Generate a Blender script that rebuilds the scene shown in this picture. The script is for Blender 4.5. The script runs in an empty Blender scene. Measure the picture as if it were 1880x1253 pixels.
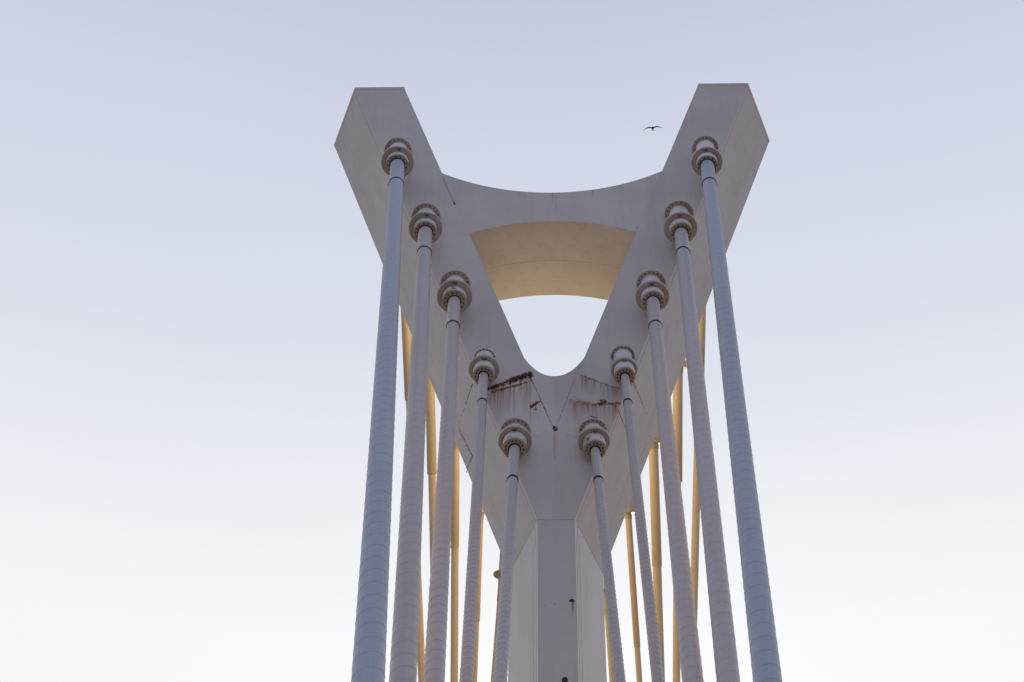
import bpy, bmesh, math, random
from mathutils import Vector, Matrix
random.seed(7)
scene = bpy.context.scene
R = math.radians
ZC = 1.6                                   # eye height above the deck

# ------------------------------------------------------------------ camera
F_PX, PITCH, YAW, ROLL, CX = 2624.3, 0.7351, 0.0317, -0.0142, -0.1748
cp, sp, cy, sy = math.cos(PITCH), math.sin(PITCH), math.cos(YAW), math.sin(YAW)
FWD = Vector((-sy * cp, cy * cp, sp))
_r = Vector((cy, sy, 0)); _u = Vector((sy * sp, -cy * sp, cp))
RGT = _r * math.cos(ROLL) - _u * math.sin(ROLL)
UPV = _r * math.sin(ROLL) + _u * math.cos(ROLL)
EYE = Vector((CX, 0, ZC))
cam_d = bpy.data.cameras.new('camera'); cam = bpy.data.objects.new('camera', cam_d)
scene.collection.objects.link(cam); scene.camera = cam
cam_d.sensor_width = 36; cam_d.sensor_fit = 'HORIZONTAL'; cam_d.lens = F_PX / 1880 * 36
cam_d.clip_start = 0.1; cam_d.clip_end = 20000
m = Matrix.Identity(4)
for i in range(3):
    m[i][0], m[i][1], m[i][2], m[i][3] = RGT[i], UPV[i], -FWD[i], EYE[i]
cam.matrix_world = m

# ------------------------------------------------------------------ light
SUN_EL, SUN_AZ = 27.0, 3.0                 # low sun beyond the pylon, azimuth from +Y towards +X
SUN_STRENGTH = 5.0
EXPOSURE = 0.0
world = bpy.data.worlds.new("World"); scene.world = world; world.use_nodes = True
nt = world.node_tree; nt.nodes.clear()
def wn(t): return nt.nodes.new(t)
out = wn('ShaderNodeOutputWorld'); bg = wn('ShaderNodeBackground'); bg.inputs['Strength'].default_value = 0.1
sky = wn('ShaderNodeTexSky'); sky.sky_type = 'NISHITA'; sky.sun_disc = False
sky.sun_elevation = R(SUN_EL); sky.sun_rotation = R(SUN_AZ); sky.dust_density = 2.5; sky.air_density = 1.0
tc = wn('ShaderNodeTexCoord'); sep = wn('ShaderNodeSeparateXYZ'); nt.links.new(tc.outputs['Generated'], sep.inputs[0])
# faint uneven bands of haze: elevation wobbled a little by a noise fixed in world directions
mp_ = wn('ShaderNodeMapping'); mp_.inputs['Scale'].default_value = (2.2, 2.2, 13); nt.links.new(tc.outputs['Generated'], mp_.inputs[0])
nz_ = wn('ShaderNodeTexNoise'); nz_.inputs['Scale'].default_value = 1.6; nz_.inputs['Detail'].default_value = 4; nt.links.new(mp_.outputs[0], nz_.inputs['Vector'])
zz_ = wn('ShaderNodeMath'); zz_.operation = 'MULTIPLY_ADD'; zz_.inputs[1].default_value = .035
nz0 = wn('ShaderNodeMath'); nz0.operation = 'SUBTRACT'; nz0.inputs[1].default_value = .5
nt.links.new(nz_.outputs[0], nz0.inputs[0]); nt.links.new(nz0.outputs[0], zz_.inputs[0]); nt.links.new(sep.outputs['Z'], zz_.inputs[2])
def ramp(stops):
    r = wn('ShaderNodeValToRGB'); e = r.color_ramp.elements
    while len(e) > 1: e.remove(e[-1])
    for i, (p, c) in enumerate(stops):
        el = e[0] if i == 0 else e.new(p)
        el.position = p; el.color = (*c, 1)
    r.color_ramp.interpolation = 'LINEAR'
    nt.links.new(zz_.outputs[0], r.inputs[0]); return r
# thin high haze: pale towards the sun, dim lavender behind the viewer (by elevation, in world directions)
toward = ramp([(0.0, (1.0, .90, .74)), (.30, (.98, .95, .91)), (.495, (.935, .945, .975)), (.57, (.845, .868, .90)),
               (.67, (.712, .745, .845)), (.765, (.635, .677, .795)), (.83, (.552, .588, .742)), (1.0, (.36, .40, .56))])
behind = ramp([(0.0, (.45, .43, .49)), (.3, (.43, .445, .575)), (.6, (.36, .395, .545)), (1.0, (.34, .38, .54))])
mr = wn('ShaderNodeMapRange'); mr.interpolation_type = 'SMOOTHSTEP'
mr.inputs['From Min'].default_value = -0.42; mr.inputs['From Max'].default_value = 1.04
flat = wn('ShaderNodeVectorMath'); flat.operation = 'MULTIPLY'; flat.inputs[1].default_value = (1, 1, 0)
unit = wn('ShaderNodeVectorMath'); unit.operation = 'NORMALIZE'; sep2 = wn('ShaderNodeSeparateXYZ')
nt.links.new(tc.outputs['Generated'], flat.inputs[0]); nt.links.new(flat.outputs[0], unit.inputs[0]); nt.links.new(unit.outputs[0], sep2.inputs[0])
nt.links.new(sep2.outputs['Y'], mr.inputs['Value'])
mix1 = wn('ShaderNodeMix'); mix1.data_type = 'RGBA'
nt.links.new(mr.outputs[0], mix1.inputs[0]); nt.links.new(behind.outputs[0], mix1.inputs[6]); nt.links.new(toward.outputs[0], mix1.inputs[7])
gain = wn('ShaderNodeMix'); gain.data_type = 'RGBA'; gain.blend_type = 'MULTIPLY'; gain.inputs[0].default_value = 1
gain.inputs[7].default_value = (10.0, 10.0, 10.0, 1)
nt.links.new(mix1.outputs[2], gain.inputs[6])
mix2 = wn('ShaderNodeMix'); mix2.data_type = 'RGBA'; mix2.inputs[0].default_value = 0.985
nt.links.new(sky.outputs[0], mix2.inputs[6]); nt.links.new(gain.outputs[2], mix2.inputs[7])
nt.links.new(mix2.outputs[2], bg.inputs['Color']); nt.links.new(bg.outputs[0], out.inputs[0])

sun_d = bpy.data.lights.new('sun', 'SUN'); sun = bpy.data.objects.new('sun', sun_d); scene.collection.objects.link(sun)
sun_d.energy = SUN_STRENGTH; sun_d.angle = R(0.5); sun_d.color = (1.0, .64, .22)
sd = Vector((math.sin(R(SUN_AZ)) * math.cos(R(SUN_EL)), math.cos(R(SUN_AZ)) * math.cos(R(SUN_EL)), math.sin(R(SUN_EL))))
sun.rotation_euler = sd.to_track_quat('Z', 'Y').to_euler(); sun.location = (0, 60, 60)
vs = scene.view_settings
scene.display_settings.display_device = 'sRGB'
vs.view_transform = 'Standard'; vs.look = 'None'; vs.gamma = 1; vs.exposure = EXPOSURE; vs.use_curve_mapping = False
scene.render.engine = 'CYCLES'; scene.cycles.max_bounces = 8; scene.cycles.diffuse_bounces = 5

# ------------------------------------------------------------------ dimensions (metres)
D, HY = 22.15, 1.845                       # front face of the pylon, depth from face to side ridge
W0, ZJ, XRJ = 0.35, 15.514 + ZC, 0.921     # column half width, height where the fork starts, ridge half width
ZTOP, XO, XI, XR = 28.62 + ZC, 4.897, 3.6725, 5.634
XJI, ZJI, ZU = 0.622, 19.564 + ZC, 19.062 + ZC
ZST, ZSTM, ZSB, ZSB2, HS = 25.359 + ZC, 24.64 + ZC, 23.688 + ZC, 23.292 + ZC, 2.41
PY = D + HY                                # pylon centre line

def ray(u, v): return FWD + RGT * ((u - 940) / F_PX) + UPV * ((626.5 - v) / F_PX)
def on_plane(u, v, pt, nrm):
    r = ray(u, v); return EYE + r * ((pt - EYE).dot(nrm) / r.dot(nrm))
def face(u, v): return on_plane(u, v, Vector((0, D, 0)), Vector((0, 1, 0)))
def side_face(u, v, s):
    a = Vector((s * W0, D, ZJ)); b = Vector((s * XO, D, ZTOP)); c = Vector((s * XRJ, D + HY, ZJ))
    return on_plane(u, v, a, (b - a).cross(c - a).normalized())

# ------------------------------------------------------------------ helpers
def link(o): scene.collection.objects.link(o); return o
def obj(name, bm, mats, parent=None, smooth=False, sharp=40):
    me = bpy.data.meshes.new(name)
    bmesh.ops.recalc_face_normals(bm, faces=bm.faces)
    bm.to_mesh(me); bm.free()
    for mt in (mats if isinstance(mats, (list, tuple)) else [mats]): me.materials.append(mt)
    if smooth:
        for p in me.polygons: p.use_smooth = True
        try: me.set_sharp_from_angle(angle=R(sharp))
        except Exception: pass
    o = link(bpy.data.objects.new(name, me))
    if parent: o.parent = parent
    return o
def thing(name, label, cat, loc=(0, 0, 0), group=None):
    o = link(bpy.data.objects.new(name, None)); o.location = loc; o.empty_display_size = .3
    o['label'] = label; o['category'] = cat
    if group: o['group'] = group
    return o
def loft(bm, rings, closed=True, cap0=False, cap1=False, mat=0):
    vs_ = [[bm.verts.new(p) for p in r] for r in rings]
    for a, b in zip(vs_, vs_[1:]):
        n = len(a)
        for i in range(n if closed else n - 1):
            try:
                f = bm.faces.new((a[i], a[(i + 1) % n], b[(i + 1) % n], b[i])); f.material_index = mat
            except ValueError: pass
    if cap0: bm.faces.new(list(reversed(vs_[0])))
    if cap1: bm.faces.new(vs_[-1])
    return vs_
def lathe(bm, prof, n=32, mat=0, close=False):
    """revolve (radius, distance) pairs about local Z"""
    rings = [[(r * math.cos(2 * math.pi * i / n), r * math.sin(2 * math.pi * i / n), s) for i in range(n)] for r, s in prof]
    if close: rings.append(rings[0])
    loft(bm, rings, mat=mat)
def box(bm, lo, hi):
    x0, y0, z0 = lo; x1, y1, z1 = hi
    v = [bm.verts.new(p) for p in ((x0, y0, z0), (x1, y0, z0), (x1, y1, z0), (x0, y1, z0), (x0, y0, z1), (x1, y0, z1), (x1, y1, z1), (x0, y1, z1))]
    for q in ((3, 2, 1, 0), (4, 5, 6, 7), (0, 1, 5, 4), (1, 2, 6, 5), (2, 3, 7, 6), (3, 0, 4, 7)):
        bm.faces.new([v[i] for i in q])

# ------------------------------------------------------------------ materials
class NG:
    def __init__(self, name):
        self.mat = bpy.data.materials.new(name); self.mat.use_nodes = True
        self.t = self.mat.node_tree; self.n = self.t.nodes; self.b = self.n['Principled BSDF']
    def put(self, sock, v):
        if isinstance(v, bpy.types.NodeSocket): self.t.links.new(v, sock)
        elif v is not None: sock.default_value = v
    def m(self, op, a, b=None, c=None, clamp=False):
        n = self.n.new('ShaderNodeMath'); n.operation = op; n.use_clamp = clamp
        for i, v in enumerate((a, b, c)):
            self.put(n.inputs[i], v)
        return n.outputs[0]
    def v(self, op, a, b=None, scale=None):
        n = self.n.new('ShaderNodeVectorMath'); n.operation = op
        self.put(n.inputs[0], a); self.put(n.inputs[1], b)
        if scale is not None: self.put(n.inputs['Scale'], scale)
        return n.outputs['Value'] if op in ('LENGTH', 'DOT_PRODUCT', 'DISTANCE') else n.outputs[0]
    def sm(self, x, lo, hi):
        n = self.n.new('ShaderNodeMapRange'); n.interpolation_type = 'SMOOTHSTEP'
        self.put(n.inputs[0], x); n.inputs[1].default_value = lo; n.inputs[2].default_value = hi
        return n.outputs[0]
    def mix(self, f, a, b, mode='MIX'):
        n = self.n.new('ShaderNodeMix'); n.data_type = 'RGBA'; n.blend_type = mode
        self.put(n.inputs[0], f)
        self.put(n.inputs[6], (*a, 1) if isinstance(a, tuple) else a); self.put(n.inputs[7], (*b, 1) if isinstance(b, tuple) else b)
        return n.outputs[2]
    def coord(self, vary=False):
        c = self.n.new('ShaderNodeTexCoord').outputs['Object']
        if not vary: return c
        rnd = self.n.new('ShaderNodeObjectInfo').outputs['Random']          # so no two copies are stained alike
        return self.v('ADD', c, self.v('SCALE', Vector((31, 17, 53)), scale=rnd))
    def noise(self, vec, scale, detail=3, rough=.55, stretch=None):
        if stretch:
            mp = self.n.new('ShaderNodeMapping'); mp.inputs['Scale'].default_value = stretch
            self.put(mp.inputs[0], vec); vec = mp.outputs[0]
        n = self.n.new('ShaderNodeTexNoise'); n.inputs['Scale'].default_value = scale
        n.inputs['Detail'].default_value = detail; n.inputs['Roughness'].default_value = rough
        self.put(n.inputs['Vector'], vec); return n
    def fin(self, col, rough=.5, spec=.4, bump=None, bs=.1, bd=.01):
        self.put(self.b.inputs['Base Color'], (*col, 1) if isinstance(col, tuple) else col)
        self.put(self.b.inputs['Roughness'], rough); self.b.inputs['Specular IOR Level'].default_value = spec
        if bump is not None:
            bn = self.n.new('ShaderNodeBump'); bn.inputs['Strength'].default_value = bs; bn.inputs['Distance'].default_value = bd
            self.put(bn.inputs['Height'], bump); self.t.links.new(bn.outputs[0], self.b.inputs['Normal'])
        return self.mat

def plain(name, col, rough=.5, var=.08, scale=3, spec=.4):
    g = NG(name); c = g.coord(True); n = g.noise(c, scale, 4)
    k = g.m('MULTIPLY_ADD', n.outputs[0], var * 2, 1 - var)
    return g.fin(g.v('SCALE', Vector(col), scale=k), rough, spec)

def pylon_paint(where):
    g = NG('weathered_white_steel_paint_' + where); P = g.coord()
    off = Vector((0, PY, 0))
    wob = g.noise(P, 14, 4, .75)
    Pw = g.v('ADD', P, g.v('SCALE', g.v('SUBTRACT', wob.outputs['Color'], Vector((.5, .5, .5))), scale=.10))
    Pn = g.v('ADD', P, g.v('SCALE', g.v('SUBTRACT', wob.outputs['Color'], Vector((.5, .5, .5))), scale=.025))
    spots = g.sm(g.noise(P, 17, 6, .78).outputs[0], .28, .72)
    fine = g.noise(P, 38, 3, .7).outputs[0]
    streak = g.noise(P, 1.0, 4, .65, stretch=(19, 19, .5)).outputs[0]
    wide = g.noise(P, 1.0, 3, .6, stretch=(4, 4, .35)).outputs[0]
    blot = g.noise(P, .55, 4, .6).outputs[0]
    gaps = g.sm(g.noise(P, 1.0, 2, .5, stretch=(5.5, 5.5, .5)).outputs[0], .30, .56)
    core = None; stain = None; drip = None
    def mx(a, b): return b if a is None else g.m('MAXIMUM', a, b)
    def seg(a, b, w, dark, thr, st=None):
        nonlocal core, stain
        a = a - off; b = b - off; ba = b - a
        pa = g.v('SUBTRACT', Pw if w > .02 else Pn, a)
        t = g.m('DIVIDE', g.v('DOT_PRODUCT', pa, ba), max(ba.length_squared, 1e-6), clamp=True)
        d = g.v('LENGTH', g.v('SUBTRACT', pa, g.v('SCALE', ba, scale=t)))
        near = g.m('SUBTRACT', 1.0, g.m('DIVIDE', d, w * 2.2), clamp=True)          # 1 on the line, 0 far off
        s = g.m('MULTIPLY_ADD', near, .72, g.m('MULTIPLY', g.m('SUBTRACT', spots, .5), 1.25))                            # break the line up
        core = mx(core, g.m('MULTIPLY', g.sm(g.m('MULTIPLY', s, g.sm(near, 0, .25)), thr, thr + .12), dark))
        s = g.m('MULTIPLY_ADD', near, .75, g.m('MULTIPLY', g.m('SUBTRACT', spots, .5), .5))
        stain = mx(stain, g.m('MULTIPLY', g.sm(g.m('MULTIPLY', s, g.sm(near, 0, .3)), thr - .26, thr + .06), min(1, dark + .2) if st is None else st))
    def run(a, b, length, amount, dens):
        """rust water running down from the line a-b"""
        nonlocal drip
        a = a - off; b = b - off
        n = g.n.new('ShaderNodeSeparateXYZ'); g.put(n.inputs[0], P)
        x, y, z = n.outputs
        t = g.m('DIVIDE', g.m('SUBTRACT', x, a.x), b.x - a.x)
        inside = g.m('MULTIPLY', g.sm(t, -.04, .06), g.m('SUBTRACT', 1.0, g.sm(t, .94, 1.04)))
        zl = g.m('MULTIPLY_ADD', t, b.z - a.z, a.z)
        dz = g.m('SUBTRACT', zl, z)
        below = g.m('MULTIPLY', g.sm(dz, -.02, .06), g.m('SUBTRACT', 1.0, g.m('DIVIDE', dz, length), clamp=True))
        front = g.m('LESS_THAN', y, -HY + .05)
        k = g.m('MULTIPLY', g.m('MULTIPLY', inside, below), g.m('MULTIPLY', front, g.m('MULTIPLY_ADD', g.m('MULTIPLY', g.sm(streak, dens, dens + .14), gaps), .9, g.m('MULTIPLY', g.sm(wide, .40, .60), .34))))
        drip = mx(drip, g.m('MULTIPLY', k, amount))
    f = face
    sl = lambda u, v: side_face(u, v, -1); sr = lambda u, v: side_face(u, v, 1)
    if where == 'left_arm':
        seg(f(897, 714), f(936, 700), .032, 1, .36); seg(f(934, 701), f(972, 688), .050, 1, .30)
        seg(f(905, 720), f(965, 703), .022, .75, .5); seg(f(975, 747), f(989, 738), .030, .8, .45); seg(f(980, 752), f(985, 752), .012, .7, .4)
        seg(f(973, 692), f(1016, 786), .010, .7, .56, .75); seg(f(812, 324), f(834, 374), .010, .1, .5, .55); seg(f(833, 371), f(835, 375), .018, .8, .4)
        seg(sl(868, 705), sl(842, 790), .019, .7, .46, .85); seg(sl(845, 788), sl(869, 838), .03, .9, .46); seg(sl(869, 838), sl(859, 862), .03, .85, .46)
        run(f(897, 712), f(976, 684), 1.1, 1.0, .44); run(f(972, 740), f(992, 736), .7, .8, .48)
    elif where == 'right_arm':
        seg(f(1066, 668), f(1020, 786), .009, .3, .58, .6)
        seg(f(1067, 690), f(1090, 698), .026, .5, .50); seg(f(1088, 698), f(1137, 714), .021, .5, .56)
        seg(f(1047, 737), f(1080, 741), .050, .25, .50, .55); seg(f(1090, 743), f(1136, 741), .036, .55, .50)
        seg(f(1102, 742), f(1108, 738), .040, 1, .28); seg(f(1085, 765), f(1096, 768), .014, .8, .4)
        seg(f(1168, 425), f(1172, 404), .012, .6, .5); seg(f(1139, 476), f(1141, 477), .012, .9, .2)
        seg(sr(1162, 700), sr(1203, 806), .017, .75, .46, .8); seg(sr(1198, 786), sr(1174, 838), .019, .75, .46, .7)
        seg(sr(1137, 760), sr(1151, 794), .019, .6, .48, .6)
        run(f(1066, 690), f(1138, 715), .5, .85, .48); run(f(1045, 738), f(1138, 741), .5, 1.0, .445)
    elif where == 'column':
        seg(f(1049.5, 1103), f(1052, 1104), .022, 1, .3); seg(f(1051, 1106), f(1051.5, 1120), .009, .1, .4, .45)
        seg(f(1000.5, 1112), f(1001.5, 1112), .006, .35, .2); seg(f(1018.5, 1110), f(1019.5, 1110), .006, .3, .2)
        run(f(1049, 1103), f(1053.5, 1104), .35, .9, .3)
    elif where == 'crossbeam':
        run(f(1008, 350), f(1028, 350), 1.0, .30, .45); run(f(1086, 345), f(1091, 345), .45, .6, .35)
    if where.endswith('arm'):
        seg(f(1017, 786), f(1019, 788), .032, .8, .36); seg(f(1018, 790), f(1018, 840), .011, .05, .42, .35)
        run(f(1012, 786), f(1024, 786), 1.3, .7, .45)
    if core is None: core = stain = g.m('MULTIPLY', fine, 0.0)
    base = g.mix(g.sm(blot, .3, .7), (.715, .70, .685), (.81, .80, .785))
    base = g.mix(g.m('MULTIPLY', g.sm(wide, .48, .70), .32), base, (.60, .57, .52))
    base = g.mix(g.m('MULTIPLY', g.sm(fine, .62, .74), .10), base, (.45, .41, .36))
    col = g.mix(g.m('MULTIPLY', drip, .95), base, (.37, .19, .06))
    col = g.mix(g.m('MULTIPLY', stain, .85), col, (.31, .135, .04))
    col = g.mix(core, col, g.mix(fine, (.012, .008, .007), (.10, .038, .012)))
    return g.fin(col, g.m('MULTIPLY_ADD', core, .35, .48), .35, g.m('ADD', g.m('MULTIPLY', blot, 1.0), g.m('MULTIPLY', core, -.6)), .12, .02)

def tube_mat(name, col):
    g = NG(name); P = g.coord(True)
    n1 = g.noise(P, 1.0, 3, .6, stretch=(6, 6, .45)).outputs[0]
    n2 = g.noise(P, 14, 4, .65).outputs[0]
    k = g.m('ADD', g.m('MULTIPLY_ADD', n1, .24, .88), g.m('MULTIPLY_ADD', n2, .10, -.05))
    c = g.v('SCALE', Vector(col), scale=k)
    c = g.mix(g.m('MULTIPLY', g.sm(n2, .62, .78), .18), c, (.36, .31, .25))
    return g.fin(c, .42, .45)

M_ARM = {-1: pylon_paint('left_arm'), 1: pylon_paint('right_arm')}; M_COL = pylon_paint('column'); M_BEAM = pylon_paint('crossbeam')
M_SEAM = plain('dusty_weld_bead', (.50, .46, .41), .6, .25, 8)
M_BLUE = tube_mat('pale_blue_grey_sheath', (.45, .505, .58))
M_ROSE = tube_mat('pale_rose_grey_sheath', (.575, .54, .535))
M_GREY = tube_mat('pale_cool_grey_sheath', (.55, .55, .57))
M_BOUNCE_TINT = tube_mat('bounce_tinted_sheath', (.86, .74, .52))  # golden bounce light put into the colour of the white far-side sheaths
M_SOCK = plain('white_socket_paint', (.80, .79, .78), .45, .08, 6)
def rust_socket():
    g = NG('rust_streaked_socket_paint'); P = g.coord(True); n = g.noise(P, 5, 5, .7, stretch=(1, 1, .4)).outputs[0]
    return g.fin(g.mix(g.sm(n, .54, .66), (.78, .77, .76), (.26, .11, .04)), .5, .35)
M_RUSTSOCK = rust_socket()
M_RING = plain('bounce_tinted_socket_paint', (.63, .58, .52), .5, .14, 7)  # white paint, with the warm bounce on down-facing parts put into its colour
M_BLK = plain('black_rubber', (.015, .015, .018), .5, .2, 10)
M_RUSTY = plain('rusty_bolt', (.09, .045, .025), .8, .35, 30)
M_BOLT = plain('dark_bolt_recess', (.035, .028, .025), .7, .3, 20)
M_CONC = plain('grey_concrete', (.12, .105, .088), .85, .12, 1.2)
M_REFLECTOR = plain('golden_reflector', (.74, .40, .04), .9, .12, .05)  # saturated gold so that the added sheet throws warm light upward
M_ASPH = plain('asphalt', (.045, .041, .036), .9, .2, 2)
M_LINE = plain('road_paint', (.75, .74, .70), .7, .1, 4)
M_POST = plain('black_post_paint', (.012, .012, .014), .35, .2, 6)
M_BIRD = plain('brown_feathers', (.18, .11, .08), .8, .25, 9)

# ------------------------------------------------------------------ setting (below the frame)
def sheet(name, x0, x1, y0, y1, z, mt):
    bm = bmesh.new(); v = [bm.verts.new(p) for p in ((x0, y0, z), (x1, y0, z), (x1, y1, z), (x0, y1, z))]; bm.faces.new(v)
    o = obj(name, bm, mt); o['kind'] = 'structure'; return o
sheet('ground', -6000, 6000, -6000, 6000, -.124, plain('dark_earth', (.030, .028, .024), .9, .2, .1))
sheet('bounce_sheet', -8.5, 8.5, 17.5, 56, -.112, M_REFLECTOR)  # unseen sheet added to bounce golden light onto the soffit and far cables
sheet('low_bounce_sheet', -6000, 6000, -6000, 24, -.116, plain('low_bounce_dark', (.045, .037, .030), .85, .15, .3))  # unseen dark sheet added to cut ground bounce on the near faces
def road(x0, x1):
    o = sheet('road', x0, x1, -400, 27, -.112, M_ASPH)
    bm = bmesh.new(); xm = (x0 + x1) / 2
    for k in range(-60, 4):
        v = [bm.verts.new(p) for p in ((xm - .07, k * 6, -.108), (xm + .07, k * 6, -.108), (xm + .07, k * 6 + 3, -.108), (xm - .07, k * 6 + 3, -.108))]
        bm.faces.new(v)
    e = obj('road_marking', bm, M_LINE); e['kind'] = 'structure'
road(-12.2, -4.2); road(4.2, 12.2)
bm = bmesh.new(); box(bm, (-4.0, -400, -.2), (4.0, 48, 0.0))
o = obj('median_pavement', bm, M_CONC); o['kind'] = 'structure'
for x in (-4.2, 4.0):
    bm = bmesh.new(); box(bm, (x, -400, -.2), (x + .2, 48, .012)); o = obj('kerb', bm, M_CONC); o['kind'] = 'structure'

# ------------------------------------------------------------------ pylon
pyl = thing('bridge_pylon', 'huge white Y-shaped steel bridge pylon with rust stains at its throat and a curved crossbeam', 'pylon', (0, PY, 0))
def L(p): return Vector(p) - Vector((0, PY, 0))
def outer(z): t = (z - ZJ) / (ZTOP - ZJ); return W0 + t * (XO - W0), XRJ + t * (XR - XRJ)
def inner(z):
    if z >= ZJI: return XJI + (z - ZJI) / (ZTOP - ZJI) * (XI - XJI)
    if z <= ZU: return 0.0
    return XJI * ((z - ZU) / (ZJI - ZU)) ** (1 / 2.15)
LT = .09                                       # crease a little behind the front edge, as a share of the depth to the ridge
def lip(z):
    xf, xr = outer(z) if z > ZJ else (W0, XRJ)
    o_ = 0.0 if z > ZJ else -.03 * min(1, (ZJ - z) / .5)
    return xf + (xr - xf) * LT + o_
def arm(s):
    bm = bmesh.new()
    zs = [ZJ + (ZU - ZJ) * i / 6 for i in range(7)]
    zs += [ZU + (ZJI - ZU) * (i / 16) ** 2 for i in range(1, 17)]
    zs += [ZJI + (ZTOP - ZJI) * i / 24 for i in range(1, 25)]
    rings = []
    for z in zs:
        xf, xr = outer(z); xi = inner(z); xl = lip(z); bulge = min(.22, xi * .5)
        rings.append([L((s * x, y, z)) for x, y in ((xi, D), (xf, D), (xl, D + LT * HY), (xr, D + HY), (xl, D + (2 - LT) * HY), (xf, D + 2 * HY), (xi, D + 2 * HY), (xi - bulge, D + HY))])
    vs_ = [[bm.verts.new(p) for p in r] for r in rings]
    for k, (a, b) in enumerate(zip(vs_, vs_[1:])):
        for i in range(6): bm.faces.new((a[i], a[i + 1], b[i + 1], b[i]))
        if zs[k] >= ZU - 1e-6:
            bm.faces.new((a[6], a[7], b[7], b[6])); bm.faces.new((a[7], a[0], b[0], b[7]))
    bm.faces.new(vs_[-1])
    o = obj('arm', bm, M_ARM[s], pyl)
    # end plate on top, a touch proud of the walls
    bm = bmesh.new(); rr = []
    for z, g_ in ((ZTOP - .09, .005), (ZTOP - .012, .005), (ZTOP + .012, -.02)):
        xf, xr = outer(z); xi = inner(z)
        cx_ = (xi + xr) / 2; pts = ((xi - g_, D - g_), (xf + g_, D - g_), (xr + g_, D + HY), (xf + g_, D + 2 * HY + g_), (xi - g_, D + 2 * HY + g_))
        rr.append([L((s * x, y, z)) for x, y in pts])
    loft(bm, rr, cap0=True, cap1=True); obj('end_plate', bm, M_COL, pyl)
for s in (-1, 1): arm(s)
bm = bmesh.new(); rings = []
for z in (0.0, 4, 8, 12, ZJ - .5, ZJ - .25, ZJ):
    xl = lip(z)
    h = [(W0, D), (xl, D + LT * HY), (XRJ, D + HY), (xl, D + (2 - LT) * HY), (W0, D + 2 * HY)]
    rings.append([L((x, y, z)) for x, y in h + [(-x, y) for x, y in reversed(h)]])
loft(bm, rings); obj('column', bm, M_COL, pyl)
bm = bmesh.new(); box(bm, L((-1.35, D - .4, 0.003)), L((1.35, D + 2 * HY + .4, .35)))
bmesh.ops.bevel(bm, geom=bm.edges[:], offset=.04, segments=2, affect='EDGES'); obj('plinth', bm, M_CONC, pyl)
def arc(x1, z1, zm, n=40):
    """points of the circular arc through (-x1,z1) (0,zm) (x1,z1)"""
    sg = z1 - zm; r = (x1 * x1 + sg * sg) / (2 * abs(sg)); zc = zm + math.copysign(r, sg); a = math.asin(x1 / r)
    return [(r * math.sin(-a + 2 * a * i / n), zc - math.copysign(r, sg) * math.cos(-a + 2 * a * i / n)) for i in range(n + 1)]
def beam():
    top = arc(inner(ZST), ZST, ZSTM); bot = arc(inner(ZSB2), ZSB2, ZSB)
    bm = bmesh.new()
    rings = [[L((t[0], D, t[1])), L((t[0], D + HS, t[1])), L((b[0], D + HS, b[1])), L((b[0], D, b[1]))] for t, b in zip(top, bot)]
    loft(bm, rings); return obj('crossbeam', bm, M_BEAM, pyl)
beam()
def seam(pts, w=.018, nrm=Vector((0, -1, 0)), mt=None, h=.003):
    """low weld bead following pts, standing h proud of the surface whose outward normal is nrm"""
    bm = bmesh.new(); rings = []
    for i, p in enumerate(pts):
        d = (Vector(pts[min(i + 1, len(pts) - 1)]) - Vector(pts[max(i - 1, 0)])).normalized()
        nn = nrm(p) if callable(nrm) else nrm
        side = d.cross(nn).normalized() * w * .5
        p = L(p)
        rings.append([p - side - nn * .004, p - side * .5 + nn * h, p + side * .5 + nn * h, p + side - nn * .004])
    loft(bm, rings, cap0=True, cap1=True); return obj('weld_seam', bm, mt or M_SEAM, pyl)
def line(a, b, n=12): return [a.lerp(b, i / n) for i in range(n + 1)]
seam(line(face(968, 676), face(1017, 786)), .018, mt=M_ARM[-1]); seam(line(face(1066, 668), face(1019, 786)), .018, mt=M_ARM[1])
seam(line(face(1018, 790), face(1019.5, 950)), .012, mt=M_ARM[1]); seam(line(face(986, 954.6), face(1054, 954)), .02)
seam(line(face(975, 804), face(1016, 791)), .012, mt=M_ARM[-1]); seam(line(face(1060, 803), face(1020, 791)), .012, mt=M_ARM[1])
seam(line(face(811, 320), face(862, 429)), .012, mt=M_ARM[-1]); seam(line(face(1214, 317), face(1167, 424)), .012, mt=M_ARM[1])
for px in (1010, 1025): seam(line(face(px, 355), face(px - .5, 406)), .014, mt=M_BEAM)
mid = arc(inner(ZSB2) - .02, ZSB2 + .012, ZSB)
seam([Vector((x, D + HS * .52, z)) for x, z in mid], .02, Vector((0, 0, -1)))
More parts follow.
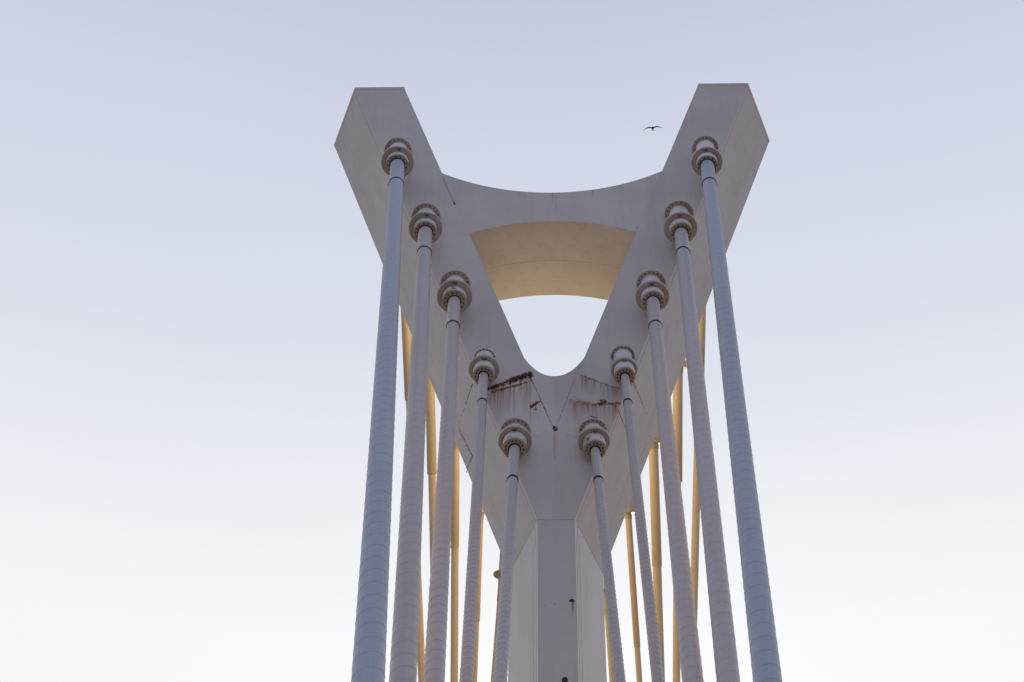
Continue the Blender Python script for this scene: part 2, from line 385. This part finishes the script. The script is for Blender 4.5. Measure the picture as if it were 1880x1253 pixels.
for s in (-1, 1):
    a = Vector((s * W0, D, ZJ)); b = Vector((s * XO, D, ZTOP)); c = Vector((s * XRJ, D + HY, ZJ))
    nn = (b - a).cross(c - a).normalized()
    if nn.y > 0: nn = -nn
    def sp_(z, t):
        xf, xr = outer(z); xl = lip(z)
        k = (t - LT) / (1 - LT)
        return Vector((s * (xl + (xr - xl) * k), D + HY * (LT + (1 - LT) * k), z))
    seam([sp_(z, .055) for z in (ZJ, ZJ + 1, 22, 26, ZTOP - .1)], .02, nn)
    seam([sp_(z, .76) for z in (ZJ + .4, 22, 26, ZTOP - .14)], .02, nn, M_ARM[s])
    seam([sp_(ZJ, t) for t in (LT + .02, .5, .99)], .03, nn)
    nc = Vector((s * HY, -(XRJ - W0), 0)).normalized()
    def cpnt(z, t):
        xl = lip(z); k = (t - LT) / (1 - LT)
        return Vector((s * (xl + (XRJ - xl) * k), D + HY * (LT + (1 - LT) * k), z))
    seam([cpnt(z, LT + .01) for z in (.4, 8, ZJ - .5, ZJ)], .016, nc); seam([cpnt(z, .19) for z in (.4, 8, ZJ - .5, ZJ - .3)], .014, nc)
    off = lambda u, v: side_face(u, v, s)
    zz = [((868, 705), (842, 792)), ((842, 792), (869, 838)), ((869, 838), (856, 868))] if s < 0 else [((1158, 695), (1203, 806)), ((1198, 786), (1172, 842)), ((1134, 752), (1152, 798))]
    for p, q in zz:
        seam(line(off(*p) + nn * .004, off(*q) + nn * .004), .016, nn, M_ARM[s], .006)

# ------------------------------------------------------------------ stay cables
def helix_tube(bm, r, s0, s1, pitch, phase, rib=.006, rw=.016, n=28):
    lathe(bm, [(r, s0 + (s1 - s0) * i / 40) for i in range(41)], n)
    turns = (s1 - s0) / pitch; steps = int(turns * 20); rings = []
    for i in range(steps + 1):
        a = phase + 2 * math.pi * i / 20; s = s0 + pitch * i / 20
        c, d = math.cos(a), math.sin(a)
        rings.append([((r - .001) * c, (r - .001) * d, s - rw), ((r + rib) * c, (r + rib) * d, s - rw * .3), ((r + rib) * c, (r + rib) * d, s + rw * .3), ((r - .001) * c, (r - .001) * d, s + rw)])
    loft(bm, rings, closed=False)
    for k in range(1, 8):
        s = s0 + k * 3.9 + (phase * .3)
        if s < s1 - .3: lathe(bm, [(r - .001, s - .02), (r + rib * .5, s - .012), (r + rib * .5, s + .012), (r - .001, s + .02)], n)
def bolt_mesh(name, rr, hh, mt, dim):
    bm = bmesh.new()
    lathe(bm, [(rr, -.01), (rr, hh), (rr * .75, hh + .006), (.0005, hh + .006)], 8)
    me = bpy.data.meshes.new(name); bmesh.ops.recalc_face_normals(bm, faces=bm.faces); bm.to_mesh(me); bm.free(); me.materials.append(mt); return me
BM_DARK = bolt_mesh('bolt', .0155, .004, M_BOLT, 0); BM_PALE = bolt_mesh('bolt', .019, .008, plain('dusty_bolt_head', (.30, .25, .20), .6, .3, 20), 0)
def frame_at(t, A, G):
    ax = (G - A).normalized(); q = ax.to_track_quat('Z', 'X'); return ax, q
def cpart(name, bm, mt, t, A, G, q, smooth=True):
    o = obj(name, bm, mt, t, smooth, 17 if name == 'ribbed_sheath' else 40); o.location = A - G; o.rotation_mode = 'QUATERNION'; o.rotation_quaternion = q; return o
def bolts(parent, n, rad, s, me_fn, phase=0, mod=None):
    for i in range(n):
        a = 2 * math.pi * (i + phase) / n
        o = link(bpy.data.objects.new('bolt', me_fn(i))); o.parent = parent; o.location = (rad * math.cos(a), rad * math.sin(a), s)
        o.rotation_mode = 'QUATERNION'

def front_cable(A, G, dia, sc, s_ring, s_cap, s_band, fl, rg, cr, mt, label, seed):
    rnd = random.Random(seed)
    A = Vector(A) + Vector((0, 0, ZC)); G = Vector(G); ax, q = frame_at(None, A, G); Lg = (G - A).length
    t = thing('stay_cable', label, 'bridge cable', G, 'stay cables on the near side of the pylon')
    r = dia / 2; sf = s_ring * .18
    def P_(name, prof, mt_, n=40, close=True):
        bm = bmesh.new(); lathe(bm, prof, n, close=close); return cpart(name, bm, mt_, t, A, G, q)
    rc = cr * .95; s_cap = s_ring + .30
    fo = P_('base_flange', [(.05, sf - .06), (fl - .006, sf - .06), (fl, sf - .05), (fl, sf - .006), (fl - .008, sf), (.05, sf)], M_RING)
    P_('socket_barrel', [(.05, sf - .22), (fl * .42, sf - .22), (fl * .66, sf - .05), (rc * .93, sf - .05), (rc * .93, s_ring - .02), (.05, s_ring - .02)], M_SOCK)
    ri = cr + .007
    ro_ = P_('socket_ring', [(ri, s_ring - .10), (rg - .01, s_ring - .10), (rg, s_ring - .09), (rg, s_ring - .012), (rg - .014, s_ring), (ri + .004, s_ring), (ri, s_ring - .006)], M_RING)
    P_('gap_seal', [(cr * .9, s_ring - .09), (ri + .002, s_ring - .09), (ri + .002, s_ring - .03), (cr * .9, s_ring - .03)], M_BLK if seed % 3 else M_RUSTY)
    P_('end_barrel', [(.05, s_ring - .05), (cr, s_ring - .05), (cr, s_cap - .05), (.05, s_cap - .05)], M_RUSTSOCK if seed in (5, 9, 10) else M_SOCK)
    co = P_('end_cap', [(r * .8, s_cap - .055), (cr + .003, s_cap - .055), (cr + .003, s_cap - .014), (cr - .012, s_cap), (r * .8, s_cap)], M_RING)
    P_('gasket', [(r * .9, s_cap - .02), (r + .022, s_cap - .02), (r + .022, s_cap + .014), (r * .9, s_cap + .014)], M_BLK)
    bolts(fo, 18, (fl + rc * .93) / 2 + .004, sf, lambda i: BM_DARK if rnd.random() < .2 else BM_PALE, .3)
    bolts(co, 13, (cr + r) / 2 + .002, s_cap, lambda i: BM_DARK, .5)
    # lifting eye on top of the ring
    up = Vector((0, 0, 1)) - ax * ax.z; up.normalize()
    lu = q.inverted() @ up; ang = math.atan2(lu.y, lu.x)
    bm = bmesh.new(); rings = []
    er = .035
    for i in range(13):
        a = math.pi * i / 12
        c = Vector((rg - .06 - er * math.sin(a) * 0, er * math.cos(a), s_ring + .05 * math.sin(a)))
        c = Matrix.Rotation(ang, 3, 'Z') @ c
        d = Matrix.Rotation(ang, 3, 'Z') @ Vector((0, math.cos(a), math.sin(a)))
        e = Matrix.Rotation(ang, 3, 'Z') @ Vector((1, 0, 0))
        rings.append([c + d * .011 * math.cos(b) + e * .011 * math.sin(b) for b in [k * math.pi / 3 for k in range(6)]])
    loft(bm, rings, cap0=True, cap1=True); eo = cpart('lifting_eye', bm, M_RUSTY, t, A, G, q)
    bm = bmesh.new(); lathe(bm, [(r * 1.03, s_cap - .01), (r * 1.03, s_band)], 28)
    for k in range(1, int((s_band - s_cap) / .2)):
        s = s_cap + k * .2; lathe(bm, [(r * 1.03 - .001, s - .01), (r * 1.03 + .002, s - .004), (r * 1.03 + .002, s + .004), (r * 1.03 - .001, s + .01)], 28)
    cpart('guide_pipe', bm, mt, t, A, G, q)
    P_('clamp_band', [(r * .9, s_band - .025), (r * 1.03 + .007, s_band - .025), (r * 1.03 + .007, s_band + .025), (r * .9, s_band + .025)], M_BLK)
    bm = bmesh.new(); helix_tube(bm, r, s_band, Lg, dia * (.84 if dia > .22 else .72), seed * 1.7, rib=.0071 - .0115 * dia, rw=.012)
    cpart('ribbed_sheath', bm, mt, t, A, G, q)
    bm = bmesh.new(); lathe(bm, [(.01, Lg - 1.3), (r + .05, Lg - 1.3), (r + .05, Lg + .1), (.01, Lg + .1)], 28, close=True)
    cpart('deck_socket', bm, M_SOCK, t, A, G, q)

FR = [ # anchor (x, z), foot (x, y), diameter, ring/cap/band distance, flange/ring/cap radii
 (-3.656, 26.24, -1.10, 7.72, .312, 1.38, 1.56, 3.44, .33, .375, .258, M_BLUE, 'near stay cable fixed highest on the left arm, thick bluish tube at far left'),
 (3.639, 26.245, 1.37, 9.25, .298, 1.43, 1.59, 3.16, .31, .355, .245, M_BLUE, 'near stay cable fixed highest on the right arm, thick bluish ribbed tube at far right'),
 (-2.872, 23.925, -1.11, 9.26, .298, 1.09, 1.25, 2.88, .33, .372, .256, M_ROSE, 'near stay cable second from the top of the left arm, pinkish grey ribbed tube'),
 (2.864, 23.958, 1.42, 11.2, .282, 1.11, 1.24, 2.60, .33, .370, .25, M_GREY, 'near stay cable second from the top of the right arm, thick grey ribbed tube'),
 (-2.127, 21.765, -1.06, 9.9, .25, 1.01, 1.16, 2.86, .33, .375, .258, M_ROSE, 'near stay cable fixed halfway up the left arm, dark rusty gap in its socket'),
 (2.11, 21.751, 1.19, 10.8, .262, .99, 1.12, 2.69, .315, .355, .245, M_ROSE, 'near stay cable fixed halfway up the right arm, pinkish grey ribbed tube'),
 (-1.438, 19.609, -1.07, 11.75, .181, .72, .86, 2.33, .22, .312, .222, M_ROSE, 'thin near stay cable on the left arm just above the dark rust patch'),
 (1.412, 19.659, 1.32, 13.4, .167, .75, .88, 2.16, .25, .27, .212, M_ROSE, 'thin near stay cable on the right arm level with the bottom of the U opening'),
 (-.778, 17.661, -1.00, 12.9, .198, .53, .72, 2.12, .30, .33, .235, M_GREY, 'lowest near stay cable left of the column, its socket below the rust patch'),
 (.744, 17.691, 1.22, 15.0, .172, .51, .67, 1.87, .275, .315, .222, M_GREY, 'lowest near stay cable right of the column, thin grey ribbed tube'),
]
for i, (xa, za, xg, yg, dia, s1, s2, s3, fl, rg, cr, mt, lab) in enumerate(FR):
    front_cable((xa, D, za), (xg, yg, 0), dia, 1, s1, s2, s3, fl, rg, cr, mt, lab, i + 1)

def back_cable(A, G, s_sock, s_end, rs, rcab, rsock, label, seed):
    A = Vector(A) + Vector((0, 0, ZC)); G = Vector(G); ax, q = frame_at(None, A, G); Lg = (G - A).length
    t = thing('stay_cable', label, 'bridge cable', G, 'stay cables on the far side of the pylon')
    def P_(name, prof, mt_, n=32, close=True):
        bm = bmesh.new(); lathe(bm, prof, n, close=close); return cpart(name, bm, mt_, t, A, G, q)
    rb = rsock * (.82 if rsock > .18 else .4); rt = .16 if rsock > .18 else .035
    P_('socket_barrel', [(.03, -.5), (rb, -.5), (rb, s_sock - rt * .6), (.03, s_sock - rt * .6)], M_SOCK)
    ro_ = P_('socket_ring', [(.03, s_sock - rt), (rsock, s_sock - rt), (rsock, s_sock - .012), (rsock - .012, s_sock), (.03, s_sock)], M_BOUNCE_TINT if rsock > .18 else M_RING)
    if rsock < .18:                                   # the lowest pair end in a level plate, not one square to the cable
        for v in ro_.data.vertices: v.co.z -= s_sock
        ro_.location = A - G + ax * s_sock; ro_.rotation_quaternion = (0, 1, 0, 0)
    P_('end_cap', [(.03, s_sock - .02), (rs * 1.10, s_sock - .02), (rs * 1.10, s_sock + .13), (.03, s_sock + .13)], M_RING)
    bm = bmesh.new(); lathe(bm, [(rs, s_sock + .1), (rs, s_end - .012), (rs - .01, s_end), (rcab * .9, s_end)], 28); cpart('guide_pipe', bm, M_BOUNCE_TINT, t, A, G, q)
    bm = bmesh.new(); helix_tube(bm, rcab, s_end - .05, Lg, rcab * 3.6, seed * 1.3, .003, .01, 24); cpart('ribbed_sheath', bm, M_BOUNCE_TINT, t, A, G, q)
    bm = bmesh.new(); lathe(bm, [(.01, Lg - 1.3), (rcab + .05, Lg - 1.3), (rcab + .05, Lg + .1), (.01, Lg + .1)], 24, close=True); cpart('deck_socket', bm, M_SOCK, t, A, G, q)
BK = [ # anchor x z, foot x y, socket end, sleeve end, radii sleeve cable socket
 (-3.825, 26.24, -1.91, 40.28, .93, 3.72, .125, .096, .22, 'far golden stay cable seen through the gap between the two leftmost near cables'),
 (3.861, 26.24, 2.03, 40.28, .99, 3.83, .125, .096, .22, 'far golden stay cable beside the second near cable from the right'),
 (-3.058, 23.943, -2.05, 39.31, 1.10, 3.73, .118, .092, .22, 'far golden stay cable, sleeve ending right of the second near cable from the left'),
 (3.084, 23.943, 2.10, 39.31, 1.14, 3.95, .120, .088, .22, 'far golden stay cable half hidden behind the third near cable from the right'),
 (-2.31, 21.76, -2.23, 38.61, 1.23, 3.67, .100, .088, .20, 'far golden stay cable hanging plumb beside the third near cable from the left'),
 (2.316, 21.76, 2.47, 38.61, 1.26, 4.11, .114, .102, .20, 'far golden stay cable with a thick long sleeve on the right of the column'),
 (-1.643, 19.639, -2.37, 37.18, 1.13, 3.51, .085, .07, .19, 'far golden stay cable showing as a sliver beside the fourth near cable on the left'),
 (1.591, 19.639, 2.72, 37.18, 1.14, 4.08, .074, .064, .19, 'far golden stay cable with its pale socket showing under the right arm'),
 (-1.096, 17.688, -2.78, 35.06, .87, 1.43, .055, .045, .175, 'far stay cable left of the column with a small round flange peeking out'),
 (1.002, 17.688, 2.16, 35.06, 1.24, 1.73, .060, .052, .13, 'far golden stay cable pressed close to the right edge of the column'),
]
for i, (xa, za, xg, yg, s1, s2, rs, rcab, rsk, lab) in enumerate(BK):
    back_cable((xa, D + 2 * HY, za), (xg, yg, 0), s1, s2, rs, rcab, rsk, lab, i + 1)

# ------------------------------------------------------------------ black post
pb = on_plane(1037, 1245, Vector((0, 14, 0)), Vector((0, 1, 0)))
post = thing('post', 'black post with a rounded top in front of the pylon column at the bottom edge', 'post', (pb.x, 14, 0))
bm = bmesh.new(); lathe(bm, [(.055, .02), (.05, .6), (.034, .7), (.033, pb.z - .05)], 24); obj('shaft', bm, M_POST, post, True)
bm = bmesh.new(); lathe(bm, [(.03, pb.z - .16), (.0375, pb.z - .155), (.0375, pb.z - .022), (.033, pb.z - .008), (.024, pb.z), (.0005, pb.z + .001)], 24); obj('cap', bm, M_POST, post, True)
bm = bmesh.new(); lathe(bm, [(.0005, .003), (.14, .003), (.14, .02), (.0005, .02)], 24); obj('base_plate', bm, M_POST, post, True)

# ------------------------------------------------------------------ bird
dist = 87.0
bc = EYE + ray(1198.5, 236.0) * dist
bird = thing('bird', 'brown long-winged seabird gliding in the sky left of the right arm', 'bird', bc)
SCL = dist / F_PX                                        # metres per photo pixel at the bird
def bird_body():
    bm = bmesh.new(); n = 14; rings = []
    for y, r in ((-.24, .004), (-.225, .022), (-.19, .038), (-.15, .042), (-.10, .052), (-.02, .07), (.08, .062), (.17, .036), (.22, .018)):
        rings.append([(r * math.cos(2 * math.pi * i / n), y, r * .85 * math.sin(2 * math.pi * i / n)) for i in range(n)])
    loft(bm, rings, cap0=True, cap1=True)
    return obj('body', bm, M_BIRD, bird, True)
def wing(s):
    # (span, lift, chord centre y, chord)
    st = [(.03, .01, -.03, .20), (.14, .040, -.05, .19), (.26, .052, -.07, .165), (.38, .036, -.04, .13), (.50, .010, .01, .07), (.58, -.012, .05, .035), (.605, -.018, .065, .008)]
    bm = bmesh.new(); rings = []
    for x, z, y, c in st:
        th = .17 * c
        if s < 0: z -= x * .07
        else: z += x * .03
        rings.append([(s * x, y - c / 2, z), (s * x, y - c * .2, z + th), (s * x, y + c * .15, z + th * .7), (s * x, y + c / 2, z + .001), (s * x, y + c * .1, z - th * .25), (s * x, y - c * .25, z - th * .3)])
    loft(bm, rings, cap0=True, cap1=True)
    return obj('wing', bm, M_BIRD, bird, True)
bird_body(); wing(-1); wing(1)
bm = bmesh.new()
loft(bm, [[(-.02, .17, .008), (.02, .17, .008), (.02, .17, -.008), (-.02, .17, -.008)], [(-.075, .31, .005), (.075, .31, .005), (.075, .31, -.003), (-.075, .31, -.003)]], cap0=True, cap1=True)
obj('tail', bm, M_BIRD, bird)
bm = bmesh.new(); loft(bm, [[(.012 * math.cos(a), -.235, .010 * math.sin(a)) for a in [k * math.pi / 3 for k in range(6)]], [(.003 * math.cos(a), -.285, -.006 + .003 * math.sin(a)) for a in [k * math.pi / 3 for k in range(6)]]], cap0=True, cap1=True)
obj('beak', bm, M_POST, bird)
bird.rotation_euler = (R(24), R(1), R(-5))
